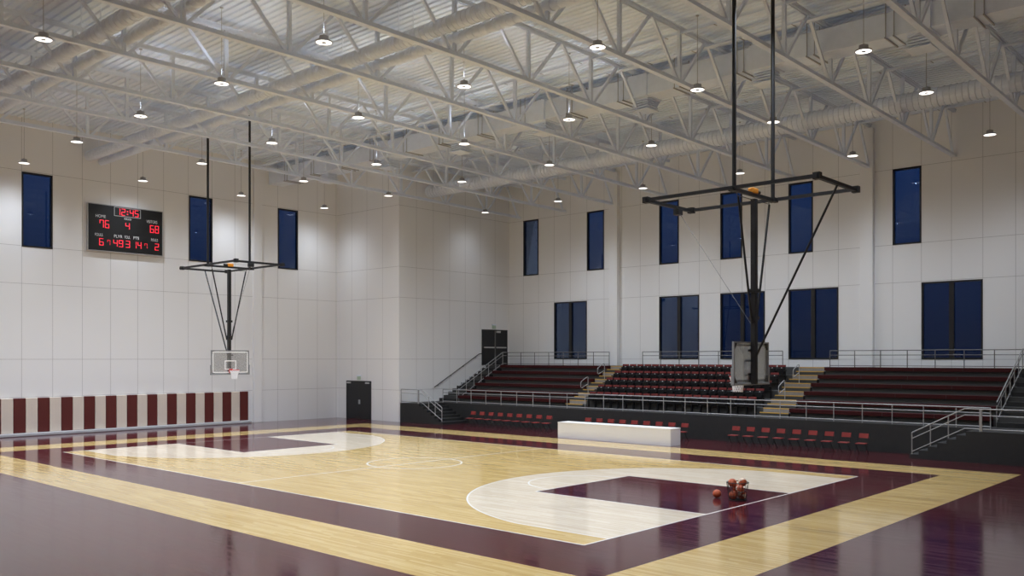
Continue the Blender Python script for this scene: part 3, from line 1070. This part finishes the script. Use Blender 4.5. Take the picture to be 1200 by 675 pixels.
# ------------------------------------------------------------------ basketball hoops hung from the roof
def make_hoop(label, loc, rz):
    r = thing('basketball_hoop', label, 'basketball hoop', loc, rz, 'ceiling hung basketball hoops')
    ZF = 8.47
    FA, FB, HY = -2.45, 2.6, 1.22         # frame ends along x, half width
    B0, B1, BW = 3.26, 4.36, 0.98         # backboard
    # overhead frame
    fr = MB()
    for s in (-HY, HY):
        fr.bar((FA, s, ZF), (FB, s, ZF), 0.07, 0.09)
    fr.build('frame_rail', 'black', r)
    for x in (FA, FB):
        mb = MB().bar((x, -HY - 0.12, ZF - 0.02), (x, HY + 0.12, ZF - 0.02), 0.10, 0.09)
        for s in (-HY, HY):
            mb.box(x - 0.09, x + 0.09, s - 0.08, s + 0.08, ZF - 0.09, ZF + 0.08)
        mb.build('end_member', 'black', r)
    xm = -0.12
    mb = MB().bar((xm, -HY - 0.12, ZF - 0.03), (xm, HY + 0.12, ZF - 0.03), 0.11, 0.09)
    for s in (-1.12, 1.12):
        mb.box(xm - 0.11, xm + 0.11, s - 0.12, s + 0.12, ZF - 0.08, ZF + 0.03)
    mb.build('cross_member', 'black', r)
    for s in (-1.12, 1.12):
        MB().cyl((xm, s, ZF), (xm, s, 16.31), 0.055, 10).build('drop_pipe', 'black', r)
    mt = MB().bbox(xm - 0.09, xm + 0.09, -0.10, 0.20, ZF + 0.0, ZF + 0.15, 0.03).build('winch', 'motor', r)
    MB().cyl((xm, -0.28, ZF + 0.07), (xm, -0.10, ZF + 0.07), 0.06, 12).build('drum', 'black', mt)
    # mast
    MB().bbox(xm - 0.075, xm + 0.075, -0.075, 0.075, 3.22, 8.33, 0.012).build('mast', 'black', r)
    mb = MB()
    for z in (5.0, 5.75):
        mb.box(xm - 0.10, xm + 0.10, -0.12, 0.12, z, z + 0.10)
    mb.build('mast_collar', 'black', r)
    for s in (-1, 1):
        MB().cyl((xm, s * 0.90, 8.28), (xm, s * 0.13, 4.9), 0.032, 8).build('side_brace', 'black', r)
        MB().tube([(xm, s * 0.90, 8.28), (xm + 0.03, s * 0.93, 8.36), (xm, s * 0.95, ZF - 0.05)], 0.014, 6).build('shackle', 'cable', r)
    MB().cyl((xm, -0.90, 8.30), (xm, 0.90, 8.30), 0.010, 6).build('tie_cable', 'cable', r)
    MB().cyl((FA, 0, ZF - 0.06), (xm - 0.06, 0, 4.0), 0.032, 8).build('back_brace', 'black', r)
    MB().cyl((FB, -0.45, ZF - 0.1), (xm, 0.0, 4.75), 0.007, 6).build('hoist_cable', 'cable', r)
    MB().bbox(FB - 0.10, FB + 0.10, -0.58, -0.34, ZF - 0.24, ZF - 0.06, 0.02).build('pulley', 'black', r)
    # brackets to the board
    mb = MB()
    for z in (3.5, 4.15):
        mb.box(xm + 0.075, -0.02, -0.05, 0.05, z - 0.04, z + 0.04)
        mb.box(-0.06, -0.02, -0.16, 0.16, z - 0.03, z + 0.03)
    for s in (-1, 1):
        for z in (B0 + 0.10, B1 - 0.10):
            mb.add([(-0.05, s * (BW - 0.02), z - 0.09), (-0.05, s * (BW - 0.02), z + 0.09), (-0.05, s * (BW - 0.16), z + (0.09 if z > 4 else -0.09)),
                    (-0.01, s * (BW - 0.02), z - 0.09), (-0.01, s * (BW - 0.02), z + 0.09), (-0.01, s * (BW - 0.16), z + (0.09 if z > 4 else -0.09))],
                   [(0, 1, 2), (3, 5, 4), (0, 3, 4, 1), (1, 4, 5, 2), (2, 5, 3, 0)])
    mb.build('board_bracket', 'black', r)
    bd = MB().box(-0.012, 0.0, -BW, BW, B0, B1).build('backboard', 'acrylic', r)
    mb = MB()
    for a in ((-BW - 0.03, BW + 0.03, B1 - 0.01, B1 + 0.03), (-BW - 0.03, BW + 0.03, B0 - 0.03, B0 + 0.01), (-BW - 0.03, -BW + 0.01, B0, B1), (BW - 0.01, BW + 0.03, B0, B1)):
        mb.box(-0.055, 0.004, *a)
    mb.build('board_frame', 'greypad', bd)
    mb = MB()
    t = 0.05
    i_ = 0.035
    for a in ((-BW + i_, BW - i_, B1 - i_ - t, B1 - i_), (-BW + i_, BW - i_, B0 + i_, B0 + i_ + t), (-BW + i_, -BW + i_ + t, B0 + i_, B1 - i_), (BW - i_ - t, BW - i_, B0 + i_, B1 - i_)):
        mb.box(0.001, 0.004, *a)
    sq0, sq1, sw = B0 + 0.19, B0 + 0.64, 0.31
    for a in ((-sw, sw, sq1 - t, sq1), (-sw, sw, sq0, sq0 + t), (-sw, -sw + t, sq0, sq1), (sw - t, sw, sq0, sq1)):
        mb.box(0.001, 0.004, *a)
    mb.build('board_marking', 'white', bd)
    mb = MB()
    mb.bbox(-0.07, 0.03, -BW - 0.06, BW + 0.06, B0 - 0.06, B0 - 0.01, 0.012)
    for s in (-1, 1):
        mb.bbox(-0.07, 0.03, *sorted((s * (BW + 0.01), s * (BW + 0.06))), B0 - 0.06, B0 + 0.42, 0.012)
    mb.build('edge_padding', 'greypad', bd)
    # ring and net
    zr = B0 + 0.17
    R, cx = 0.225, 0.375
    mb = MB()
    n = 28
    for i in range(n):
        a, b = 2 * PI * i / n, 2 * PI * (i + 1) / n
        mb.cyl((cx + R * math.cos(a), R * math.sin(a), zr), (cx + R * math.cos(b), R * math.sin(b), zr), 0.014, 8, caps=False)
    mb.bbox(0.004, 0.05, -0.09, 0.09, zr - 0.14, zr + 0.06, 0.008)
    mb.prism([(0.03, zr - 0.10), (0.03, zr + 0.012), (cx - R, zr + 0.012), (cx - R, zr - 0.012)], 1, -0.07, 0.07)
    rg = mb.build('rim', 'rim', r)
    mb = MB()
    lev = 6
    def np_(i, k):
        th = 2 * PI * (i + 0.5 * (k % 2)) / 14
        f = k / lev
        rr = R * (1 - 0.42 * math.sin(f * PI / 2))
        return (cx + rr * math.cos(th), rr * math.sin(th), zr - 0.01 - 0.42 * f)
    for k in range(lev):
        for i in range(14):
            mb.cyl(np_(i, k), np_(i, k + 1), 0.012, 5)
            mb.cyl(np_(i, k), np_(i - 1 if k % 2 == 0 else i + 1, k + 1), 0.012, 5)
    mb.build('net', 'net', rg)
    return r
h0 = make_hoop('ceiling hung basketball hoop below the scoreboard wall, seen from the front', (-13.62, 0.10, 0.0), 0)
dup(h0, (13.98, 0.0, 0.06), PI, label='nearer ceiling hung basketball hoop seen from behind in front of the stands')

# ------------------------------------------------------------------ scorer's table
r = thing('scorers_table', 'long white box table standing courtside before the grandstand', 'table', (0.5, 12.1, 0))
O = (0.5, 12.1, 0)
TX0, TX1, TY0, TY1 = -2.93, 3.72, 12.12, 12.98
MB().bbox(TX0, TX1, TY0, TY1, 0.74, 0.79, 0.006).build('table_top', 'table', r, O)
MB().box(TX0 + 0.01, TX1 - 0.01, TY0 + 0.008, TY0 + 0.04, 0.0, 0.74).build('front_panel', 'table', r, O)
for a, b in ((TX0 + 0.008, TX0 + 0.04), (TX1 - 0.04, TX1 - 0.008)):
    MB().box(a, b, TY0 + 0.04, TY1 - 0.01, 0.0, 0.74).build('side_panel', 'table', r, O)
MB().box(TX0 + 0.04, TX1 - 0.04, TY0 + 0.3, TY0 + 0.33, 0.35, 0.74).build('shelf_back', 'table', r, O)

# ------------------------------------------------------------------ folding chairs along the stand
c0 = None
def make_chair(lab, loc, grp):
    r = thing('folding_chair', lab, 'chair', loc, 0, grp)
    MB().bbox(-0.20, 0.20, -0.20, 0.20, 0.43, 0.465, 0.012).build('seat', 'seatred', r)
    mb = MB()
    n = 6
    vs = []
    for k in range(n + 1):
        a = -1 + 2 * k / n
        for z, dy in ((0.655, 0.245), (0.845, 0.285)):
            y_ = dy + 0.025 * (1 - a * a)
            vs += [(a * 0.21, y_, z), (a * 0.21, y_ + 0.022, z)]
    fs = []
    for k in range(n):
        q = 4 * k
        fs += [(q, q + 2, q + 6, q + 4), (q + 1, q + 5, q + 7, q + 3), (q + 2, q + 3, q + 7, q + 6), (q, q + 4, q + 5, q + 1)]
    fs += [(0, 1, 3, 2), (4 * n, 4 * n + 2, 4 * n + 3, 4 * n + 1)]
    mb.add(vs, fs)
    mb.build('backrest', 'seatred', r)
    for s in (-0.215, 0.215):
        MB().tube([(s, -0.24, 0), (s, 0.10, 0.47), (s, 0.28, 0.86)], 0.013, 8).build('front_leg', 'chairblk', r)
        MB().tube([(s * 0.92, 0.27, 0), (s * 0.92, -0.14, 0.43)], 0.013, 8).build('rear_leg', 'chairblk', r)
    MB().cyl((-0.20, -0.16, 0.115), (0.20, -0.16, 0.115), 0.010, 6).build('stretcher', 'chairblk', r)
    MB().cyl((-0.195, 0.20, 0.075), (0.195, 0.20, 0.075), 0.010, 6).build('stretcher', 'chairblk', r)
    return r
for gname, gx in (('row at far left', -8.75), ('row behind the table', -0.16), ('row right of the table', 8.47)):
    for k in range(9):
        lab = 'red and black folding chair, %s from left in the %s' % (ORD[k + 1], gname)
        loc = (gx + 0.737 * (k - 4), 14.62, 0)
        if c0 is None:
            c0 = make_chair(lab, loc, 'folding chairs along the grandstand')
        else:
            dup(c0, loc, label=lab)

# ------------------------------------------------------------------ wire basket of basketballs
fw = Vector((-math.sin(YAW), math.cos(YAW), 0))
rt = Vector((math.cos(YAW), math.sin(YAW), 0))
BC = Vector((13.48, 0.22, 0))
r = thing('wire_basket', 'round black wire basket full of basketballs near the baseline', 'basket', BC)
R0, R1, BH = 0.245, 0.305, 0.50
rad = lambda z: R0 + (R1 - R0) * z / BH
def ring_(mb, R, z, t, n=28):
    for i in range(n):
        a, b = 2 * PI * i / n, 2 * PI * (i + 1) / n
        mb.cyl((R * math.cos(a), R * math.sin(a), z), (R * math.cos(b), R * math.sin(b), z), t, 6, caps=False)
ring_(mb := MB(), R1, BH, 0.011)
mb.build('rim', 'wire', r)
mb = MB()
for z in (0.02, 0.13, 0.25, 0.37):
    ring_(mb, rad(z), z, 0.006)
for i in range(20):
    a = 2 * PI * i / 20
    mb.cyl((R0 * math.cos(a), R0 * math.sin(a), 0.01), (R1 * math.cos(a), R1 * math.sin(a), BH), 0.006, 6)
mb.build('wire_side', 'wire', r)
mb = MB()
for i in range(-4, 5):
    h = math.sqrt(max(0, R0 ** 2 - (i * 0.055) ** 2))
    mb.cyl((i * 0.055, -h, 0.012), (i * 0.055, h, 0.012), 0.005, 6)
    mb.cyl((-h, i * 0.055, 0.012), (h, i * 0.055, 0.012), 0.005, 6)
mb.build('wire_base', 'wire', r)

def make_ball(label, loc, rot, pale):
    r = thing('basketball', label, 'basketball', loc, 0, 'basketballs')
    R = 0.1195
    mb = MB()
    nu, nv = 24, 16
    vs = [(0, 0, R)]
    for j in range(1, nv):
        ph = PI * j / nv
        for i in range(nu):
            th = 2 * PI * i / nu
            vs.append((R * math.sin(ph) * math.cos(th), R * math.sin(ph) * math.sin(th), R * math.cos(ph)))
    vs.append((0, 0, -R))
    L = len(vs) - 1
    for i in range(nu):
        mi = 1 if pale and i % 12 < 4 else 0
        j2 = (i + 1) % nu
        mb.add([vs[0], vs[1 + i], vs[1 + j2]], [(0, 1, 2)], mi, True)
        for j in range(nv - 2):
            q = 1 + j * nu
            mb.add([vs[q + i], vs[q + nu + i], vs[q + nu + j2], vs[q + j2]], [(0, 1, 2, 3)], mi, True)
        q = 1 + (nv - 2) * nu
        mb.add([vs[q + i], vs[L], vs[q + j2]], [(0, 1, 2)], mi, True)
    o = mb.build('ball_skin', ['ball', 'ballcream'], r)
    mb = MB()
    n = 32
    for ax in range(3):
        for i in range(n):
            p = []
            for a in (2 * PI * i / n, 2 * PI * (i + 1) / n):
                c, s = R * math.cos(a), R * math.sin(a)
                p.append([(c, s, 0), (c, 0, s), (0, c, s)][ax])
            mb.cyl(p[0], p[1], 0.0028, 5, caps=False)
    se = mb.build('seam', 'ballseam', o)
    o.rotation_euler = rot
    return r
make_ball('orange basketball lying alone on the floor left of the wire basket', (12.86, 0.16, 0.1215), (0.5, 0.3, 0.2), False)
d = 0.122
spots = [('lower left in the wire basket', -rt * d, 0.142, False), ('lower right in the wire basket', rt * d, 0.142, True),
         ('pale panelled, at front middle of the wire basket', -fw * 0.128 + rt * 0.03, 0.318, True), ('at the back of the wire basket, half hidden', fw * 0.128, 0.312, False),
         ('at the top left of the wire basket', -rt * 0.142 + fw * 0.01, 0.482, False), ('with a pale stripe at the top right of the basket', rt * 0.142 + fw * 0.01, 0.50, True)]
for i, (ds, p, z, pale) in enumerate(spots):
    q = BC + p
    make_ball('basketball ' + ds if i != 0 else 'orange basketball ' + ds, (q.x, q.y, z), (0.4 + i, 0.7 * i, 0.3 * i), pale)
